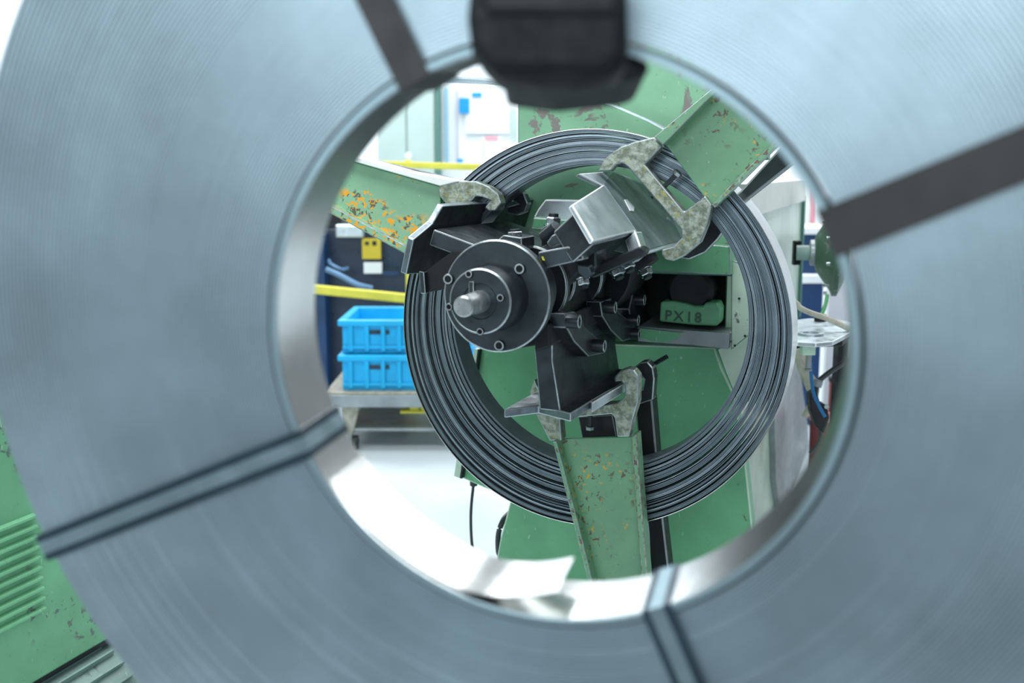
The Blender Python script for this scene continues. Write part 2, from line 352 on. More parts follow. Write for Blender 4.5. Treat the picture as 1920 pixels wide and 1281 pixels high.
# bottom jaw
jb = quick('jaw', lambda b: apr(b, [(1001, 652), (1018, 640), (1036, 640), (1036, 676), (1051, 772), (1012, 768), (1006, 700)], .13, .62), BLK, man, bevel=.0025, edge=WORN, label='dark jaw block pointing down')
quick('shoe', lambda b: slab(b, [(945, 768), (1010, 760), (1070, 775), (1108, 752), (1174, 714), (1207, 697), (1150, 690), (1080, 700), (1003, 735)], 270, .244, -.018, 0, 1), [BLK, EDGEG], jb, bevel=.0025, edge=BRIGHT)
quick('worn_rim', lambda b: slab(b, [(1107, 752), (1176, 711), (1180, 714), (1110, 756)], 270, .2425, -.021), BRIGHT, jb, bevel=.002, edge=WHITE, label='bright worn rim of the bottom shoe')
quick('jaw_web', lambda b: rbox(b, 282, .06, .12, -.035, .02, .14, .60), BLACK, man, bevel=.003)
# upper left jaw
quick('jaw', lambda b: rbox(b, 162, .06, .225, -.05, -.015, .155, .60), BLK, man, bevel=.003, edge=GREY, label='dark jaw arm reaching to the left shoe')
quick('shoe', lambda b: slab(b, [(762, 515), (776, 449), (812, 419), (831, 386), (1003, 373), (990, 425), (993, 466), (878, 492), (812, 512)], 162, .235, -.015, 0, 1), [DARK, EDGEG], man, bevel=.0025, edge=BRIGHT, label='black bent shoe plate with worn bright front edge')
quick('shoe_underside', lambda b: apr(b, [(786, 514), (850, 470), (880, 470), (850, 540), (797, 549)], .15, .19), BLACK, man, bevel=.002)  # black plate filling in the dark underside of the shoe
quick('shoe_tooth', lambda b: apr(b, [(785, 508), (795, 510), (798, 551), (788, 551)], .135, .155), BLK, man, bevel=.002, edge=WORN)
quick('jaw_web', lambda b: rbox(b, 162, .08, .19, -.015, .06, .28, .60), BLACK, man, bevel=.003)
# upper right jaw
quick('shoe', lambda b: slab(b, [(1085, 325), (1130, 347), (1073, 383), (1113, 452), (1190, 433), (1206, 476), (1292, 452), (1262, 398), (1215, 345), (1150, 320)], 42, .222, .011), [SHOEM], man, bevel=.003, edge=WHITE, label='bright worn shoe plate with notched front edge')
def shoe_face(b): slab(b, [(1132, 345), (1150, 323), (1212, 348), (1256, 400), (1280, 450), (1208, 470), (1193, 432), (1160, 384)], 42, .2235, .003)
quick('shoe_shade_face', shoe_face, MILL, man, bevel=.001)  # darker sheet: shade of the tilted half put into the colour
quick('shoe_lip', lambda b: slab(b, [(1191, 434), (1204, 434), (1216, 474), (1206, 477)], 42, .2275, .03), BRIGHT, man, bevel=.003, edge=WHITE)
quick('jaw', lambda b: slab(b, [(1076, 400), (1113, 458), (1186, 440), (1240, 455), (1260, 410), (1140, 352)], 42, .209, .055), BLK, man, bevel=.003, edge=GREY, label='dark jaw block under the bright shoe')
quick('jaw_web', lambda b: rbox(b, 42, .08, .16, -.04, .045, .25, .60), BLACK, man, bevel=.003)
quick('chip_highlight', lambda b: slab(b, [(1171, 374), (1176, 373), (1190, 388), (1189, 396), (1182, 395)], 42, .2255, .002), WHITE, man, bevel=.0006)  # white drop for the chip mark's teardrop highlight, set in colour
quick('shoe_screw', lambda b: cyl(b, pr(1222, 371, 42, .223), rn(42), .0035, .003, 14), BLACK, man)
quick('shoe_screw', lambda b: cyl(b, pr(1252, 412, 42, .223), rn(42), .006, .004, 14), BRIGHT, man)
# link bars near the flange
quick('link_bar', lambda b: apr(b, [(1008, 473), (1066, 462), (1088, 470), (1096, 487), (1022, 504), (1012, 490)], .03, .065), BLK, man, bevel=.003, edge=GREY)
quick('paint_mark', lambda b: apr(b, [(1015, 481), (1018, 481), (1022, 489), (1017, 488)], .0285, .03), YELLOW, man)
quick('link_bar', lambda b: apr(b, [(1024, 456), (1034, 442), (1082, 418), (1090, 424), (1074, 440), (1062, 455), (1034, 466)], .10, .125), BLK, man, bevel=.003, edge=WORN)
quick('link_pin', lambda b: cyl(b, pa(1021, 448, .16), (R * .75 + Z * .6 - A * .2), .016, .04, 24), BLK, man, smooth=True)
quick('spacer_block', lambda b: apr(b, [(1078, 470), (1092, 440), (1118, 474), (1118, 500), (1098, 520), (1088, 498)], .12, .2), BLACK, man, bevel=.004, edge=BLK)
quick('bolt_block', lambda b: apr(b, [(934, 449), (944, 441), (978, 446), (979, 470), (934, 466)], .12, .20), BLK, man, bevel=.002, edge=WORN)
quick('bolt_block', lambda b: apr(b, [(1014, 430), (1024, 422), (1062, 430), (1060, 460), (1014, 462)], .26, .33), BLACK, man, bevel=.002, edge=GREY)
def hb(name, c, d, r, h):
    n = d.normalized()
    def fn(b):
        cyl(b, c, n, r * 1.18, h * .14, 24, 0, 1); hexa(b, c + n * h * .14, n, r, h * .62, 1); cyl(b, c + n * h * .7, n, r * .62, h * .34, 18, 0, 0)
    return quick(name, fn, [DARK, SHINY], man)
hb('hex_bolt', pa(966, 446, .15), Z * 1 - R * .05, .0165, .017)
hb('hex_bolt', pa(1037, 424, .29), Z * 1 + R * .05, .017, .026)
hb('hex_nut', pa(1092, 522, .09), V(-Z) * .9 + R * .3 - A * .3, .0125, .02)
quick('tie_bar', lambda b: apr(b, [(1100, 516), (1106, 502), (1200, 462), (1212, 470), (1204, 482), (1112, 522)], .16, .2), BLACK, man, bevel=.003, edge=BLK)
for x, y, a in ((1155, 505, .28), (1175, 492, .30), (1208, 505, .38)):
    hb('hex_nut', pa(x, y, a), V(-Z) * .8 + R * .45 - A * .3, .015, .022)
quick('nut_block', lambda b: apr(b, [(1182, 478), (1210, 470), (1222, 492), (1200, 508), (1186, 500)], .36, .44), BLACK, man, bevel=.003)
quick('nut_block', lambda b: apr(b, [(1080, 495), (1104, 498), (1110, 515), (1096, 524), (1082, 512)], .07, .10), BLK, man, bevel=.003)
# dog-bone links on the right side of the mandrel
ul = loc(pa(1037, 690, .13)).x + .03
def dog(px, bolts, u):
    quick('link_plate', lambda b: upr(b, px, u, -.035), BLK, man, bevel=.0025, edge=GREY)
    for x, y in bolts:
        quick('link_bolt', lambda b: socket(b, pu(x, y, u + .0) , R, .0145, .026), [DARK, WORN, BLACK], man, smooth=True)
dog([(1060, 588), (1078, 584), (1092, 600), (1098, 614), (1128, 642), (1136, 662), (1104, 669), (1078, 642), (1063, 615)], [(1063, 602), (1112, 648)], ul)
dog([(1126, 566), (1145, 560), (1160, 586), (1188, 606), (1192, 632), (1168, 641), (1146, 620), (1130, 594)], [(1133, 576), (1178, 600)], ul - .005)
dog([(1188, 545), (1202, 536), (1214, 556), (1206, 590), (1214, 624), (1186, 618), (1180, 580)], [(1190, 562), (1180, 626)], ul - .01)
quick('lower_web', lambda b: apr(b, [(1000, 612), (1030, 606), (1032, 650), (1003, 660)], .10, .60), BLACK, man, bevel=.004)

# ================================================================== COIL ON THE MANDREL
coil = thing('strip_coil', 'narrow coil of dark steel strip hanging on the mandrel, seen through the big coil', 'coil', M(.05, .5, -.59))
AC, WC = .455, .078
oc, ro = (.052, -.133), .462; ic, ri = (.070, -.100), .352
rings = []; random.seed(11)
N = 18; th = [random.choice((.5, .7, 1, 1.4, 1.9)) for _ in range(N)]; gp = [(.10, .9, .16, .45, .12, 1.1, .3)[i % 7] for i in range(N)]
tot = sum(th) + sum(gp[:-1]); x = 0
for i in range(N):
    rings.append((x / tot, (x + th[i]) / tot)); x += th[i] + gp[i]
def wobf(a, b_, c): return lambda t: .0016 * math.sin(t * 2 + a) + .0008 * math.sin(3 * t + b_) + .0003 * math.sin(5 * t + c)
for i, (s0, s1) in enumerate(rings):
    r0 = ri + (ro - ri) * s0; r1 = ri + (ro - ri) * s1; sm = (s0 + s1) / 2
    cu_, cz = ic[0] + (oc[0] - ic[0]) * sm, ic[1] + (oc[1] - ic[1]) * sm
    f0 = random.uniform(-.006, .004) if 0 < i < N - 1 else 0
    k = max(1, int(round((r1 - r0) / .0026))); prof = [(r0, WC)]
    for j in range(k):
        q0 = r0 + (r1 - r0) * j / k; q1 = r0 + (r1 - r0) * (j + 1) / k; jit = random.uniform(-.0012, .0012); g = (q1 - q0) * .14
        prof += [(q0 + g * .3, f0 + .004), (q0 + g, f0 + jit), (q1 - g, f0 + jit), (q1 - g * .3, f0 + .004)]
    prof += [(r1, WC)]
    bm = B(); lathe(bm, M(cu_, AC, cz), A, prof, 144, closed=True, frame=(A, R, Z), wob=wobf(.7, 1.9 + i * .03, i * .1))
    link('winding', bm, REAR2 if i % 4 == 2 else REAR, coil, smooth=False)
quick('outer_wrap', lambda b: lathe(b, M(oc[0], AC, oc[1]), A, [(ro + .0018, -.004), (ro + .0033, -.004), (ro + .0033, WC + .044), (ro + .0018, WC + .044)], 160, closed=True, frame=(A, R, Z), wob=wobf(.7, 2.8, 5)), STRIP, coil, smooth=True, label='bright outermost wrap of the strip')
# loose strip feeding off over the top
def feed(b):
    px = [(760, 143), (830, 146), (905, 150), (1000, 160), (1075, 175), (1150, 200), (1215, 228), (1262, 254)]
    P3 = [pa(x, y, .57) for x, y in px]; rows = [[b.verts.new(p), b.verts.new(p + Z * .005), b.verts.new(p + Z * .005 + A * .12 + Z * -.004), b.verts.new(p + A * .12 + Z * -.004)] for p in P3]
    for p, q in zip(rows, rows[1:]):
        for k in range(4): b.faces.new((p[k], q[k], q[(k + 1) % 4], p[(k + 1) % 4]))
    b.faces.new(rows[0]); b.faces.new(rows[-1])
quick('feed_strip', feed, BRIGHT, coil, smooth=True, label='loose end of the strip arching above the coil')

# ================================================================== RETAINING ARMS
AB = .40
def bolt_on(arm, x, y, d, L=.035, r=.0085, a=AB + .01):
    n = d.normalized(); c = pa(x, y, a)
    def fn(b):
        hexa(b, c, n, r * 1.25, r * 1.1, 1); cyl(b, c - n * L, n, r * .62, L, 14, 0, 0)
    quick('clamp_bolt', fn, [DARK, SHINY], arm)
# upper right
au = thing('retaining_arm', 'green arm with brown chips clamping the upper right of the coil', 'machine part', pa(1300, 330, AB), 'coil retaining arms on the mandrel')
quick('hook_bracket', lambda b: apr(b, [(1226, 257), (1190, 266), (1164, 275), (1143, 289), (1131, 301), (1121, 321), (1145, 321), (1153, 310), (1167, 306), (1178, 314), (1277, 430), (1278, 446), (1262, 462), (1241, 468), (1239, 478), (1247, 487), (1263, 490), (1282, 481), (1313, 455), (1327, 421), (1335, 384), (1322, 367), (1283, 397), (1209, 309), (1241, 275)], AB, AB + .032), CAST, au, bevel=.003, edge=WORN)
quick('arm_plate', lambda b: apr(b, [(1238, 262), (1328, 178), (1440, 75), (1560, 160), (1438, 284), (1338, 384), (1322, 372), (1252, 276)], AB + .015, AB + .03), G_ARM2, au, bevel=.002, edge=G_LOW)
quick('arm_flange', lambda b: apr(b, [(1226, 257), (1328, 172), (1440, 70), (1445, 76), (1334, 180), (1243, 272)], AB - .03, AB + .03), G_ARM2, au, bevel=.002, edge=WORN)
quick('arm_flange', lambda b: apr(b, [(1334, 384), (1440, 276), (1560, 155), (1566, 163), (1446, 285), (1340, 390)], AB - .005, AB + .03), G_ARM2, au, bevel=.002, edge=WORN)
bolt_on(au, 1267, 328, R * .6 + Z * .6 - A * .1)
quick('rear_bar', lambda b: apr(b, [(1350, 400), (1460, 280), (1560, 200), (1600, 220), (1480, 312), (1404, 372)], AB + .16, AB + .22), DARK, au, bevel=.004, edge=GREY, label='dark steel bar behind the coil')
quick('rear_bracket', lambda b: apr(b, [(1400, 372), (1345, 450), (1322, 474), (1292, 487), (1262, 482), (1300, 440), (1350, 380)], AB + .16, AB + .19), DARK, au, bevel=.003, edge=WORN)
# upper left
al = thing('retaining_arm', 'green arm with orange rust patches clamping the upper left of the coil', 'machine part', pa(760, 390, AB), 'coil retaining arms on the mandrel')
quick('hook_bracket', lambda b: apr(b, [(822, 347), (861, 340), (892, 340), (917, 350), (934, 363), (940, 381), (929, 396), (915, 396), (909, 389), (919, 377), (905, 370), (892, 368), (884, 377), (858, 402), (848, 440), (852, 476), (872, 488), (880, 500), (868, 512), (845, 512), (820, 488), (800, 470), (803, 458), (828, 450), (838, 405), (836, 383), (822, 366)], AB, AB + .032), CAST, al, bevel=.003, edge=WORN)
quick('arm_plate', lambda b: apr(b, [(826, 350), (664, 304), (500, 260), (470, 330), (618, 396), (762, 474), (800, 470), (826, 400)], AB + .015, AB + .03), G_ARM, al, bevel=.002, edge=G_LOW)
quick('arm_flange', lambda b: apr(b, [(861, 340), (825, 349), (663, 303), (500, 258), (500, 250), (664, 294), (760, 321)], AB - .002, AB + .06), TAPE, al, bevel=.002, edge=WHITE, label='upper flange, pale with a painted-in reflection')  # cream colour stands in for the white reflection on the flange top
quick('arm_flange', lambda b: apr(b, [(762, 478), (616, 399), (470, 334), (474, 322), (622, 386), (764, 462)], AB - .015, AB + .02), G_ARM, al, bevel=.003, edge=WORN)
quick('rear_bracket', lambda b: apr(b, [(938, 352), (962, 348), (982, 362), (990, 382), (984, 398), (968, 404), (950, 400), (950, 388), (970, 382), (958, 374), (944, 378), (936, 372)], AB + .16, AB + .19), DARK, al, bevel=.003, edge=GREY)
quick('rear_bar', lambda b: apr(b, [(938, 372), (936, 356), (700, 300), (560, 268), (550, 300), (690, 345), (880, 400)], AB + .17, AB + .20), DARK, al, bevel=.003, label='dark steel bar behind the coil')
# bottom
ab = thing('retaining_arm', 'green arm with chipped paint clamping the bottom of the coil', 'machine part', pa(1120, 840, AB), 'coil retaining arms on the mandrel')
quick('hook_bracket', lambda b: apr(b, [(1009, 786), (1030, 827), (1053, 827), (1050, 786), (1082, 783), (1147, 777), (1152, 784), (1157, 820), (1180, 820), (1187, 785), (1196, 755), (1197, 705), (1188, 694), (1177, 691), (1162, 696), (1151, 708), (1152, 717), (1163, 715), (1170, 720), (1172, 728), (1172, 744), (1157, 756), (1120, 760), (1030, 764), (1012, 752), (1010, 730), (1002, 712), (993, 735), (999, 765)], AB, AB + .038), CAST, ab, bevel=.003, edge=WORN)
quick('arm_plate', lambda b: apr(b, [(1044, 828), (1060, 824), (1190, 819), (1200, 950), (1212, 1085), (1225, 1290), (1158, 1290), (1104, 1080), (1070, 930)], AB + .015, AB + .03), G_ARM2, ab, bevel=.002, edge=G_LOW)
quick('arm_flange', lambda b: apr(b, [(1036, 828), (1043, 828), (1072, 935), (1110, 1085), (1162, 1290), (1154, 1290), (1101, 1085), (1064, 938)], AB - .022, AB + .03), G_ARM2, ab, bevel=.002, edge=WORN)
quick('arm_flange', lambda b: apr(b, [(1183, 819), (1193, 815), (1203, 950), (1214, 1085), (1228, 1290), (1218, 1290), (1203, 1085), (1192, 950)], AB - .004, AB + .045), G_ARM2, ab, bevel=.003, edge=CAST)
bolt_on(ab, 1106, 800, V(-Z), .03, .008, AB + .02)
quick('rear_bar', lambda b: apr(b, [(1192, 780), (1190, 745), (1222, 745), (1233, 880), (1246, 1000), (1262, 1140), (1280, 1320), (1228, 1320), (1215, 1000), (1200, 860)], AB + .17, AB + .23), BLACK, ab, bevel=.004, edge=GREY, label='black steel bar behind the coil')
quick('rear_bracket', lambda b: apr(b, [(1188, 690), (1200, 680), (1214, 678), (1224, 690), (1227, 710), (1224, 750), (1195, 760), (1190, 735), (1204, 730), (1208, 712), (1200, 702), (1190, 704)], AB + .15, AB + .19), DARK, ab, bevel=.003, edge=WORN)
quick('threaded_rod', lambda b: [lathe(b, pa(1214, 690, AB + .19) + (pa(1252, 668, AB + .22) - pa(1214, 690, AB + .19)) * (i / 12), pa(1252, 668, AB + .22) - pa(1214, 690, AB + .19), [(.004, 0), (.0062, .0022), (.0062, .003), (.004, .0048)], 12) for i in range(12)], DARK, ab)
quick('spacer_plate', lambda b: apr(b, [(1084, 782), (1148, 778), (1156, 821), (1092, 824)], AB + .06, AB + .09), BLACK, ab, bevel=.002, edge=GREY)

# ================================================================== NEAR COIL (out of focus)
NN = (X * .272 + F + U * .226).normalized(); NC = CAM + X * .029 + F * .929 + U * -.005
E1 = NN.cross(Z).normalized(); E2 = E1.cross(NN) * 1.0
if E1.dot(X) < 0: E1 = -E1
if E2.dot(Z) < 0: E2 = -E2
RI, WN, RO = .254, .077, .584
def nq(u, v, h): return NC + E1 * u + E2 * v + NN * h
def n2(x, y):
    q = onp(x, y, NC, NN) - NC; return q.dot(E1), q.dot(E2)
near = thing('steel_strip_coil', 'huge blurred blue-grey steel strip coil in the foreground framing the whole view', 'coil', nq(0, -RO, WN / 2))
fr = (NN, E1, E2)
random.seed(3)
prof = [(RI + .011, WN)]
r = RI + .011; k = 0; drift = 0
while r < RO:
    p = .0030 + .0020 * (r - RI) / .33
    drift = drift * .8 + random.uniform(-.00022, .00022)
    g = p * .18
    prof += [(r + g * .2, .0012 + drift), (r + g, drift), (r + p - g, drift + .0002), (r + p - g * .2, .0012 + drift)]
    r += p
prof += [(r, WN)]
bm = B(); lathe(bm, NC, NN, prof, 256, closed=True, frame=fr, wob=lambda t: .0012 * math.sin(2 * t + 1)); link('windings', bm, NEAR, near, smooth=False)
prof = []
bm = B(); lathe(bm, NC, NN, [(RI, -.003), (RI + .0075, -.003), (RI + .0092, .003), (RI + .0092, WN), (RI, WN)], 256, closed=True, frame=fr)
link('inner_wraps', bm, [STRIP], near, smooth=True, label='bright innermost wraps lining the eye')
bm = B(); lathe(bm, NC, NN, [(RI + .0002, -.0032), (RI + .0012, -.0048), (RI + .0066, -.0048), (RI + .0075, -.0032)], 256, closed=True, frame=fr)
link('inner_lip', bm, LIPM, near, smooth=True)
# straps looped round the section
def strap(x, y, wd, mats, rim=0, lab=None):
    u, v = n2(x, y); t = math.atan2(v, u); e = E1 * math.cos(t) + E2 * math.sin(t); g = NN.cross(e)
    bm = B(); T = .0012
    def bar(o, ex, ez):
        if rim:  # rims carry the strap's edge shadows as dark colour
            box(bm, o - g * wd / 2, ex, g * rim, ez, 0); box(bm, o + g * (wd / 2 - rim), ex, g * rim, ez, 0)
            box(bm, o - g * (wd / 2 - rim), ex, g * (wd - 2 * rim), ez * .8, 1)
        else: box(bm, o - g * wd / 2, ex, g * wd, ez, 0)
    r0 = RI - .0025; r1 = RO + .004
    bar(NC + e * r0 - NN * .0055, e * (r1 - r0), NN * -.003)
    bar(NC + e * r0 + NN * (WN + .001), e * (r1 - r0), NN * .002)
    bar(NC + e * (RI - .0003) - NN * .006, NN * (WN + .008), e * -.002)
    bar(NC + e * (r1 - .001) - NN * .006, NN * (WN + .008), e * .002)
    link('strap', bm, mats, near, label=lab)
strap(742, 72, .030, [STRAP], 0, 'dark strap running up to the left')
strap(1740, 360, .040, [STRAP], 0, 'dark strap running to the right')
strap(360, 915, .0285, [STRAPB, STRAPC], .0075, 'grey strap with painted shadow edges running to the lower left')
strap(1262, 1205, .027, [STRAPB, STRAPC], .0065, 'grey strap with painted shadow edges running to the bottom')
# loose inner end of the strip at the bottom of the eye
def tail(b):
    u, v = n2(832, 1113); t1 = math.atan2(v, u); t0 = t1 - math.radians(34); P3 = []
    for i in range(25):
        t = t0 + (t1 - t0) * i / 24; rr = RI + .0012 - .0027 * min(1, i / 10); P3.append(V((rr * math.cos(t), rr * math.sin(t))))
    tn = V((-math.sin(t1), math.cos(t1)));
    for i in range(1, 13): P3.append(P3[24] + tn * (.0080 * i) + V((math.cos(t1), math.sin(t1))) * (-.00029 * i * i))
    rows = []
    for q in P3:
        nrm = q.normalized(); rows.append([b.verts.new(nq(q.x, q.y, .002)), b.verts.new(nq(q.x - nrm.x * .0013, q.y - nrm.y * .0013, .002)), b.verts.new(nq(q.x - nrm.x * .0013, q.y - nrm.y * .0013, WN + .004)), b.verts.new(nq(q.x, q.y, WN + .004))])
    for p, q in zip(rows, rows[1:]):
        for k in range(4): b.faces.new((p[k], q[k], q[(k + 1) % 4], p[(k + 1) % 4]))
    b.faces.new(rows[0]); b.faces.new(rows[-1])
quick('strip_end', tail, STRIP, near, smooth=True, label='loose cut end of the innermost wrap')

# ================================================================== LIFTING ARM
hook = thing('lifting_hook', 'black padded lifting hook, blurred, holding the big coil by the top of its eye', 'hook', at(1030, 60, .86))
quick('hook_toe', lambda b: prism(b, [at(x, y, .80) for x, y in [(884, -60), (876, 30), (882, 78), (905, 112), (938, 148), (1010, 158), (1080, 160), (1150, 148), (1180, 120), (1176, -60)]], F * .05), RUBBER, hook, bevel=.008)
quick('hook_pad', lambda b: prism(b, [at(x, y, .79) for x, y in [(890, 15), (1165, 15), (1165, 100), (1130, 128), (925, 125), (892, 80)]], F * .01), RUBBER, hook, bevel=.008)
quick('hook_clamp', lambda b: prism(b, [at(x, y, .785) for x, y in [(905, -60), (1165, -60), (1160, 28), (910, 28)]], F * .02), BLACK, hook, bevel=.006)
quick('hook_tongue', lambda b: prism(b, [at(x, y, .87) for x, y in [(940, 90), (1160, 90), (1222, 118), (1212, 140), (1180, 150), (1050, 164), (950, 150)]], F * .10), RUBBER, hook, bevel=.006)
quick('hook_shank', lambda b: wbox(b, at(960, 0, .8).x, at(1100, 0, .8).x, .86 * 1, .91, at(1030, -40, .82).z, 2.3), RUBBER, hook, bevel=.006)

# ================================================================== LOUVRED GUARD, LOWER LEFT
u0 = loc(at(60, 1050, 2.25))[0]
q1 = loc(pu(190, 1206, u0)); al_ = loc(pu(-420, 1100, u0)).y; ar_ = loc(pu(330, 1100, u0)).y
gd = thing('louvred_guard', 'green louvred machine guard in the lower left corner, beside the big coil', 'machine guard', M(u0 - .2, (al_ + ar_) / 2, -O.z))
quick('cover', lambda b: mbox(b, u0 - .4, u0, al_, ar_, q1.z, q1.z + .62), G_LOUV, gd, bevel=.004, edge=G_LOW)
quick('seam', lambda b: mbox(b, u0 - .39, u0 - .004, al_, ar_, q1.z - .012, q1.z), BLACK, gd)
for cu2, ca in ((u0 - .38, al_ + .05), (u0 - .38, ar_ - .08), (u0 - .1, al_ + .05)):
    quick('leg', lambda b: mbox(b, cu2, cu2 + .04, ca, ca + .04, -O.z, q1.z - .01), G_LOUV, gd, bevel=.003)
t0 = loc(pu(62, 962, u0)); t1_ = loc(pu(82, 1146, u0))
for i in range(10):
    zz = t0.z + (t1_.z - t0.z) * (i + .3) / 9.6; dz = abs(t1_.z - t0.z) / 9.6; aa = t0.y + (t1_.y - t0.y) * i / 9
    quick('louvre', lambda b: prism(b, [M(u0, aa, zz + dz * .34), M(u0 + .010, aa, zz + dz * .18), M(u0 + .011, aa, zz - dz * .08), M(u0, aa, zz - dz * .22)], A * -.34), G_LOUV, gd, bevel=.0015)
mt = thing('electric_motor', 'grey-green finned motor under the louvred guard at the bottom left corner', 'motor', M(u0 - .12, q1.y - .1, -O.z))
mr = .17; mc = (u0 - .06, q1.z - .012 - mr)
quick('motor_body', lambda b: lathe(b, M(mc[0], al_ + .1, mc[1]), A, [(.02, 0), (mr - .01, 0), (mr - .008, q1.y - al_ - .06), (mr - .02, q1.y - al_ - .01), (.09, q1.y - al_ + .04), (.03, q1.y - al_ + .05)], 48), GREYGREEN, mt, smooth=True)
for i in range(14):
    g = 100 - i * 12
    n_ = rn(g); c_ = rn(g + 90)
    quick('cooling_fin', lambda b: prism(b, [M(mc[0], al_ + .1, mc[1]) + n_ * (mr - .012) + c_ * .003, M(mc[0], al_ + .1, mc[1]) + n_ * (mr + .010) + c_ * .002, M(mc[0], al_ + .1, mc[1]) + n_ * (mr + .010) - c_ * .002, M(mc[0], al_ + .1, mc[1]) + n_ * (mr - .012) - c_ * .003], A * (q1.y - al_ - .08)), GREYGREEN, mt)
quick('motor_foot', lambda b: mbox(b, mc[0] - .1, mc[0] + .1, al_ + .15, q1.y - .15, -O.z, mc[1] - mr + .03), GREYGREEN, mt, bevel=.004)

# ================================================================== BACKGROUND LEFT
def fbox(b, x0, y0, x1, y1, Y, D, mi=0):       # front rectangle seen at depth Y, D deep
    p = at(x0, y0, Y); q = at(x1, y1, Y); yy = (p.y + q.y) / 2
    wbox(b, p.x, q.x, yy, yy + D, min(p.z, q.z), max(p.z, q.z), mi)
def gbox(b, x0, x1, ytop, Y, D, mi=0):          # the same, standing on the floor
    p = at(x0, ytop, Y); q = at(x1, ytop, Y); wbox(b, p.x, q.x, p.y, p.y + D, 0, p.z, mi)
Yc = 7.6
cab = thing('storage_cabinet', 'tall pale green-white steel cabinet with two doors behind the yellow rail', 'cabinet', (at(760, 200, Yc).x, at(760, 200, Yc).y, 0))
quick('body', lambda b: gbox(b, 703, 815, 60, Yc, .4), CABM, cab, bevel=.006)
quick('door', lambda b: (lambda p, q: wbox(b, p.x, q.x, p.y - .02, p.y, .1, p.z - .03))(at(705, 64, Yc), at(758, 64, Yc)), CABM, cab, bevel=.004)
quick('door', lambda b: (lambda p, q: wbox(b, p.x, q.x, p.y - .02, p.y, .1, p.z - .03))(at(762, 64, Yc), at(812, 64, Yc)), CABM, cab, bevel=.004)
quick('lock', lambda b: cyl(b, at(766, 292, Yc - .03), V((0, -1, 0)), .022, .03, 20), WHITE, cab)
quick('gap_strip', lambda b: gbox(b, 815, 821, 60, Yc - .03, .4), CABG, cab)  # dark strip set in for the shaded gap beside the cabinet
bd = thing('notice_board', 'white notice board with blue and pink printed sheets beside the pale cabinet', 'board', (at(900, 200, 7.9).x, at(900, 200, 7.9).y, 0))
quick('panel', lambda b: gbox(b, 826, 1060, 150, 7.9, .06), WHITE, bd, bevel=.005)
def sheet(nm, x0, y0, x1, y1, m, off=.012): quick(nm, lambda b: (lambda p, q: wbox(b, p.x, q.x, p.y - off, p.y - off + .008, q.z, p.z))(at(x0, y0, 7.9), at(x1, y1, 7.9)), m, bd)
sheet('stripe', 833, 165, 840, 304, PALEB); sheet('stripe', 854, 170, 859, 304, LILAC)
sheet('paper', 872, 168, 955, 250, WHITE); sheet('paper', 905, 256, 940, 306, WHITE, .014)
sheet('blue_sheet', 861, 184, 880, 213, PRINTB, .018); sheet('blue_sheet', 885, 174, 903, 182, PRINTB, .018); sheet('blue_sheet', 857, 298, 868, 305, PRINTB, .018)
sheet('pink_strip', 909, 256, 934, 263, PINK, .02); sheet('frame_edge', 906, 264, 908, 306, LILAC, .02); sheet('grey_edge', 957, 205, 968, 262, CABM)
# yellow guard rail
yr = thing('guard_rail', 'yellow steel guard rail standing in front of the dark blue cabinet', 'rail', (at(700, 560, 5.4).x, at(700, 560, 5.4).y, 0))
def rail(b, x0, y0, x1, y1, Y, h, d=.05):
    p = at(x0, y0, Y); q = at(x1, y1, Y); prism(b, [p, q, q - Z * h, p - Z * h], V((0, d, 0)))
quick('lower_rail', lambda b: rail(b, 520, 528, 768, 553, 5.75, .048), YELLOW, yr, bevel=.006)
quick('upper_rail', lambda b: rail(b, 600, 298, 980, 310, 5.75, .035), YELLOW, yr, bevel=.006)
quick('post', lambda b: gbox(b, 757, 770, 300, 5.77, .05), YELLOW, yr, bevel=.005)
quick('post', lambda b: gbox(b, 520, 532, 300, 5.77, .05), YELLOW, yr, bevel=.005)
quick('post', lambda b: gbox(b, 966, 980, 300, 5.77, .05), YELLOW, yr, bevel=.005)
# dark navy cabinet
nv = thing('tool_cabinet', 'dark navy machine cabinet with a yellow and a white label behind the yellow rail', 'cabinet', (at(640, 500, 6.0).x, at(640, 500, 6.0).y, 0))
quick('body', lambda b: gbox(b, 480, 765, 428, 6.05, .5), NAVY, nv, bevel=.01)
quick('top_box', lambda b: fbox(b, 560, 395, 640, 430, 6.05, .3), BLACK, nv, bevel=.01)
quick('silver_highlight', lambda b: fbox(b, 628, 421, 682, 446, 5.94, .05), BRIGHT, nv, bevel=.01)  # bright slab painted in as the silver highlight on the cabinet
quick('yellow_label', lambda b: fbox(b, 679, 447, 714, 486, 5.985, .01), LABELY, nv)
quick('label_print', lambda b: (fbox(b, 684, 453, 692, 460, 5.98, .004), fbox(b, 698, 452, 706, 461, 5.98, .004)), BLACK, nv)
quick('white_label', lambda b: fbox(b, 682, 492, 716, 513, 5.985, .01), WHITE, nv)
quick('label_holder', lambda b: fbox(b, 716, 510, 746, 516, 5.985, .01), ROYAL, nv)
quick('pipe', lambda b: tube(b, [at(612, 505, 5.9), at(640, 518, 5.88), at(670, 534, 5.88), at(698, 541, 5.9)], .016), PIPEB, nv, smooth=True)
quick('handle', lambda b: tube(b, [at(617, 488, 5.95), at(620, 495, 5.9), at(640, 505, 5.9), at(652, 503, 5.95)], .009), PIPEB, nv, smooth=True)
quick('side_column', lambda b: gbox(b, 590, 606, 440, 5.9, .2), ROYAL, nv)
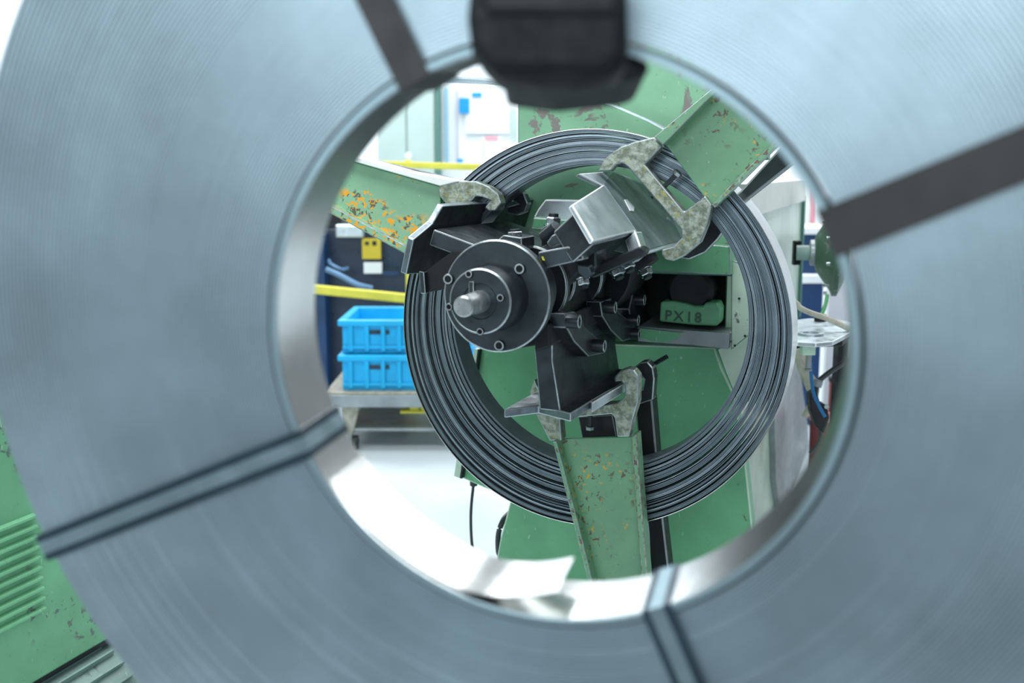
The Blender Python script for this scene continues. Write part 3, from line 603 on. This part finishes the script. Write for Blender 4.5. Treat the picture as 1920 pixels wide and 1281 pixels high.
# crates
def crate(x0, x1, yb, Y, h, lab):
    p = at(x0, yb, Y); q = at(x1, yb, Y); W = q.x - p.x; D = .52; z0 = p.z; y0 = p.y; x0 = p.x
    t = thing('plastic_crate', lab, 'crate', (x0 + W / 2, y0 + D / 2, z0), 'blue crates on the trolley')
    def body(b):
        e = .018
        wbox(b, x0 + .02, x0 + W - .02, y0 + .02, y0 + .02 + e, z0, z0 + h - .03); wbox(b, x0 + .02, x0 + W - .02, y0 + D - .02 - e, y0 + D - .02, z0, z0 + h - .03)
        wbox(b, x0 + .02, x0 + .02 + e, y0 + .02 + e, y0 + D - .02 - e, z0, z0 + h - .03); wbox(b, x0 + W - .02 - e, x0 + W - .02, y0 + .02 + e, y0 + D - .02 - e, z0, z0 + h - .03)
        wbox(b, x0 + .03, x0 + W - .03, y0 + .03, y0 + D - .03, z0, z0 + .012)
    quick('body', body, BLUEP, t)
    def rim(b):
        wbox(b, x0, x0 + W, y0, y0 + .035, z0 + h - .035, z0 + h - .006); wbox(b, x0, x0 + W, y0 + D - .035, y0 + D, z0 + h - .035, z0 + h - .006)
        wbox(b, x0, x0 + .035, y0 + .035, y0 + D - .035, z0 + h - .035, z0 + h - .006); wbox(b, x0 + W - .035, x0 + W, y0 + .035, y0 + D - .035, z0 + h - .035, z0 + h - .006)
    quick('rim', rim, BLUEP, t, bevel=.006)
    for k in range(8):
        xx = x0 + .05 + (W - .12) * k / 7; quick('rib', lambda b: wbox(b, xx, xx + .02, y0 + .003, y0 + .02, z0 + .01, z0 + h - .035), BLUEP, t, bevel=.003)
    quick('handle_slot', lambda b: wbox(b, x0 + .14, x0 + .24, y0 + .015, y0 + .022, z0 + h - .075, z0 + h - .055), NAVY, t)
    quick('base_band', lambda b: wbox(b, x0 + .02, x0 + W - .02, y0 + .006, y0 + .02, z0 + .02, z0 + .035), BLUEP, t, bevel=.003)
    return z0 + h, D
Yk = 5.0
zt2, D_ = crate(634, 894, 733, Yk, .175, 'blue plastic crate resting on the trolley, lower of the two')
pz0 = at(634, 733, Yk)
# upper crate directly on the lower
ytop = 733 - .17 / Yk * FPX
zz_ = [None]
crate(634, 894, ytop - 1.5, Yk + .0, .165, 'blue plastic crate stacked on top of the other, behind the coil')
tr = thing('trolley', 'grey-beige low trolley on castors under the blue crates', 'trolley', (at(764, 800, Yk).x, Yk + .2, 0))
pA = at(610, 733, Yk); pB = at(905, 733, Yk)
quick('deck', lambda b: wbox(b, pA.x, pB.x, pz0.y - .03, pz0.y + .6, pz0.z - .05, pz0.z - .001), TROL, tr, bevel=.006)
quick('deck_rim', lambda b: wbox(b, pA.x - .01, pB.x, pz0.y - .045, pz0.y - .03, pz0.z - .07, pz0.z - .012), GREY, tr, bevel=.003)
quick('lower_shelf', lambda b: wbox(b, pA.x + .1, pB.x, pz0.y + .0, pz0.y + .55, .085, .10), GREY, tr, bevel=.003)
for xx in (at(640, 0, Yk).x, at(880, 0, Yk).x):
    for yy in (pz0.y - .01, pz0.y + .5):
        quick('leg', lambda b: prism(b, [V((xx, yy, .07)), V((xx + .05, yy, .07)), V((xx + .09, yy, pz0.z - .05)), V((xx, yy, pz0.z - .05))], V((0, .05, 0))), TROL, tr, bevel=.004)
        quick('castor', lambda b: cyl(b, V((xx + .045, yy, .035)), V((1, .0, 0)), .035, .03, 20), BLACK, tr, smooth=True)
yb = thing('yellow_box', 'small yellow box under the trolley deck beside the coil', 'box', (at(785, 775, Yk + .1).x, Yk + .1, .1))
quick('body', lambda b: fbox(b, 768, 756, 786, 774, Yk + .1, .08), YELLOW, yb, bevel=.004)
quick('lid', lambda b: fbox(b, 788, 756, 806, 774, Yk + .1, .08), YELLOW, yb, bevel=.004)
quick('base', lambda b: fbox(b, 750, 771, 806, 776, Yk + .09, .1), YELLOW, yb, bevel=.003)

# ================================================================== RIGHT SIDE
# actuator: lathe along R
ya = 3.7
act = thing('brake_actuator', 'dark green dished actuator on a stub shaft right of the machine side', 'machine part', at(1530, 470, ya))
ca_ = at(1493, 474, ya); dR = (R + V((.1, .1, .02))).normalized()
quick('mounting_plate', lambda b: box(b, at(1490, 452, ya) , V((.03, .02, 0)), V((.0, .03, 0)), V((0, 0, -.085))), BLACK, act, bevel=.003)
quick('stub_shaft', lambda b: cyl(b, ca_, dR, .026, .07, 28), GREYGREEN, act, smooth=True)
quick('lock_ring', lambda b: cyl(b, ca_ + dR * .045, dR, .045, .02, 32), GREY, act, smooth=True)
quick('dish', lambda b: lathe(b, ca_ + dR * .06, dR, [(.04, 0), (.06, .004), (.135, .055), (.15, .06), (.15, .075), (.10, .10), (.02, .115)], 48), G_DARK, act, smooth=True)
d_, e_, g_ = basis(dR)
for i in range(10):
    t = 2 * math.pi * i / 10 + .2
    quick('dish_bolt', lambda b: cyl(b, ca_ + dR * .105 + (e_ * math.cos(t) + g_ * math.sin(t)) * .139, -dR, .006, .012, 10), SHINY, act)
bc = thing('blue_cabinet', 'royal blue cabinet with a white shelf behind the dark green actuator', 'cabinet', (at(1560, 500, 5.4).x, at(1560, 500, 5.4).y, 0))
quick('lower_body', lambda b: gbox(b, 1495, 1570, 530, 5.4, .4), ROYAL, bc, bevel=.006)
quick('shelf', lambda b: fbox(b, 1490, 516, 1575, 532, 5.38, .4), WHITE, bc, bevel=.005)
quick('upper_body', lambda b: fbox(b, 1495, 440, 1575, 516, 5.45, .35), ROYAL, bc, bevel=.006)
quick('top', lambda b: fbox(b, 1490, 427, 1580, 440, 5.4, .4), WHITE, bc, bevel=.005)
lp = thing('pale_panel', 'pale lilac-grey upright panel right of the blue cabinet', 'panel', (at(1600, 600, 5.0).x, at(1600, 600, 5.0).y, 0))
quick('sheet', lambda b: gbox(b, 1560, 1680, 440, 5.0, .05), LILAC, lp, bevel=.005)
quick('edge', lambda b: gbox(b, 1555, 1560, 440, 5.0, .06), WHITE, lp)
ysn = thing('cream_post', 'cream and pink upright post behind the machine top rail', 'post', (at(1515, 400, 6.5).x, at(1515, 400, 6.5).y, 0))
quick('post', lambda b: gbox(b, 1508, 1522, 340, 6.5, .05), TAPE, ysn, bevel=.004)
quick('post_cover', lambda b: gbox(b, 1522, 1532, 345, 6.5, .05), PINK, ysn, bevel=.004)
# steel disc table
dt = thing('sensor_table', 'round steel plate holding a sensor right of the coil', 'bracket', at(1535, 620, 3.1))
zc = at(1535, 612, 3.1).z
def tab(b):
    pts = [pz(x, y, zc) for x, y in [(1450, 614), (1490, 600), (1515, 597), (1560, 597), (1600, 604), (1600, 620), (1578, 632), (1562, 640), (1530, 643), (1495, 641), (1460, 632)]]
    prism(b, pts, Z * -.012)
quick('plate', tab, BRIGHT, dt, bevel=.002, edge=WHITE)
quick('ring', lambda b: lathe(b, pz(1520, 628, zc) , Z, [(.022, 0), (.036, 0), (.036, .006), (.022, .006)], 36, closed=True), BRIGHT, dt, smooth=True)
quick('under_frame', lambda b: prism(b, [pz(x, y, zc - .013) for x, y in [(1485, 640), (1580, 636), (1612, 612), (1612, 600), (1485, 612)]], Z * -.02), BLACK, dt, bevel=.003)
quick('clip', lambda b: cyl(b, pz(1538, 602, zc), Z, .018, .02, 20), BLACK, dt)
ps = pz(1516, 641, zc - .012)
quick('sensor_box', lambda b: wbox(b, ps.x - .018, ps.x + .018, ps.y - .01, ps.y + .03, ps.z - .036, ps.z), G_PALE, dt, bevel=.002)
quick('connector', lambda b: (cyl(b, V((ps.x + .005, ps.y + .01, ps.z - .075)), Z, .008, .04, 16), cyl(b, V((ps.x + .005, ps.y + .01, ps.z - .082)), Z, .010, .006, 16)), GREY, dt, smooth=True)
quick('support_post', lambda b: wbox(b, at(1580, 620, 3.3).x, at(1600, 620, 3.3).x, 3.3, 3.35, 0, zc - .03), BLACK, dt)
def cab_(nm, px, Y, r, m, lab, cat='cable'):
    o = quick(nm, lambda b: tube(b, [at(x, y, Y + (z[0] if z else 0)) for x, y, *z in px], r), m, None, smooth=True); tag(o, lab, cat); return o
cab_('sensor_cable', [(1520, 680), (1521, 705), (1525, 735), (1535, 760), (1547, 782)], 3.05, .005, CABLEB, 'thin blue cable hanging from the sensor under the round plate')
cab_('corrugated_hose', [(1440, 548), (1488, 566), (1500, 577), (1520, 587), (1550, 597), (1585, 613), (1640, 640)], 3.0, .0085, BEIGE, 'beige sleeved hose crossing above the round steel plate', 'hose')
cab_('earth_wire', [(1551, 552), (1548, 570), (1541, 590), (1538, 602)], 3.4, .006, CABLEG, 'green wire dropping from the actuator to the round plate', 'wire')
cab_('black_cable', [(1620, 660), (1590, 676), (1560, 695), (1535, 716), (1528, 740)], 3.2, .008, CABLEK, 'black cable slanting down behind the blue sensor cable')
cab_('cotton_sling', [(1494, 655), (1502, 685), (1512, 710), (1520, 730)], 3.35, .014, BEIGE, 'beige webbing sling hanging left of the blue cable', 'sling')
cab_('cotton_sling', [(1503, 665), (1512, 695), (1528, 720), (1527, 745), (1508, 782)], 3.4, .011, BEIGE, 'beige webbing sling end looping behind the blue cable', 'sling')
cab_('trailing_cable', [(1536, 800), (1538, 822), (1528, 842), (1518, 850)], 3.3, .006, CABLEK, 'black cable curving at the lowest right of the eye')
clp = thing('cable_clamp', 'black cable clamp with a bright screw at the end of the blue cable', 'clamp', at(1538, 770, 3.15))
quick('jaw', lambda b: prism(b, [at(x, y, 3.15) for x, y in [(1518, 742), (1530, 730), (1538, 755), (1550, 760), (1556, 785), (1545, 815), (1530, 800), (1520, 770)]], V((0, .04, 0))), BLACK, clp, bevel=.004)
quick('screw', lambda b: cyl(b, at(1549, 762, 3.13), V((0, -1, 0)), .007, .006, 14), SHINY, clp)
quick('band', lambda b: cyl(b, at(1531, 725, 3.12), V((.3, 0, 1)), .014, .02, 16), GREY, clp)
rt = thing('red_tub', 'dark red tub on the floor at the lower right of the eye', 'tub', (at(1545, 820, 4.0).x, at(1545, 820, 4.0).y, 0))
zr = at(1530, 785, 4.0).z
quick('tub', lambda b: lathe(b, V((at(1545, 820, 4.0).x, at(1545, 820, 4.0).y, 0)), Z, [(.04, 0), (.045, .0), (.055, zr), (.05, zr)], 32), RED, rt, smooth=True)
quick('tub_rim', lambda b: lathe(b, V((at(1545, 820, 4.0).x, at(1545, 820, 4.0).y, zr)), Z, [(.05, 0), (.06, 0), (.06, .015), (.05, .015)], 32, closed=True), PINK, rt, smooth=True)
rf = thing('fire_post', 'dark red post behind the pale panel at the right of the eye', 'post', (at(1568, 740, 4.6).x, at(1568, 740, 4.6).y, 0))
quick('pipe', lambda b: (lambda p: cyl(b, V((p.x, p.y, 0)), Z, .03, p.z, 20))(at(1568, 715, 4.6)), RED, rf, smooth=True)
quick('cap', lambda b: (lambda p: cyl(b, V((p.x, p.y, p.z)), Z, .034, .02, 20))(at(1568, 715, 4.6)), BLACK, rf, smooth=True)
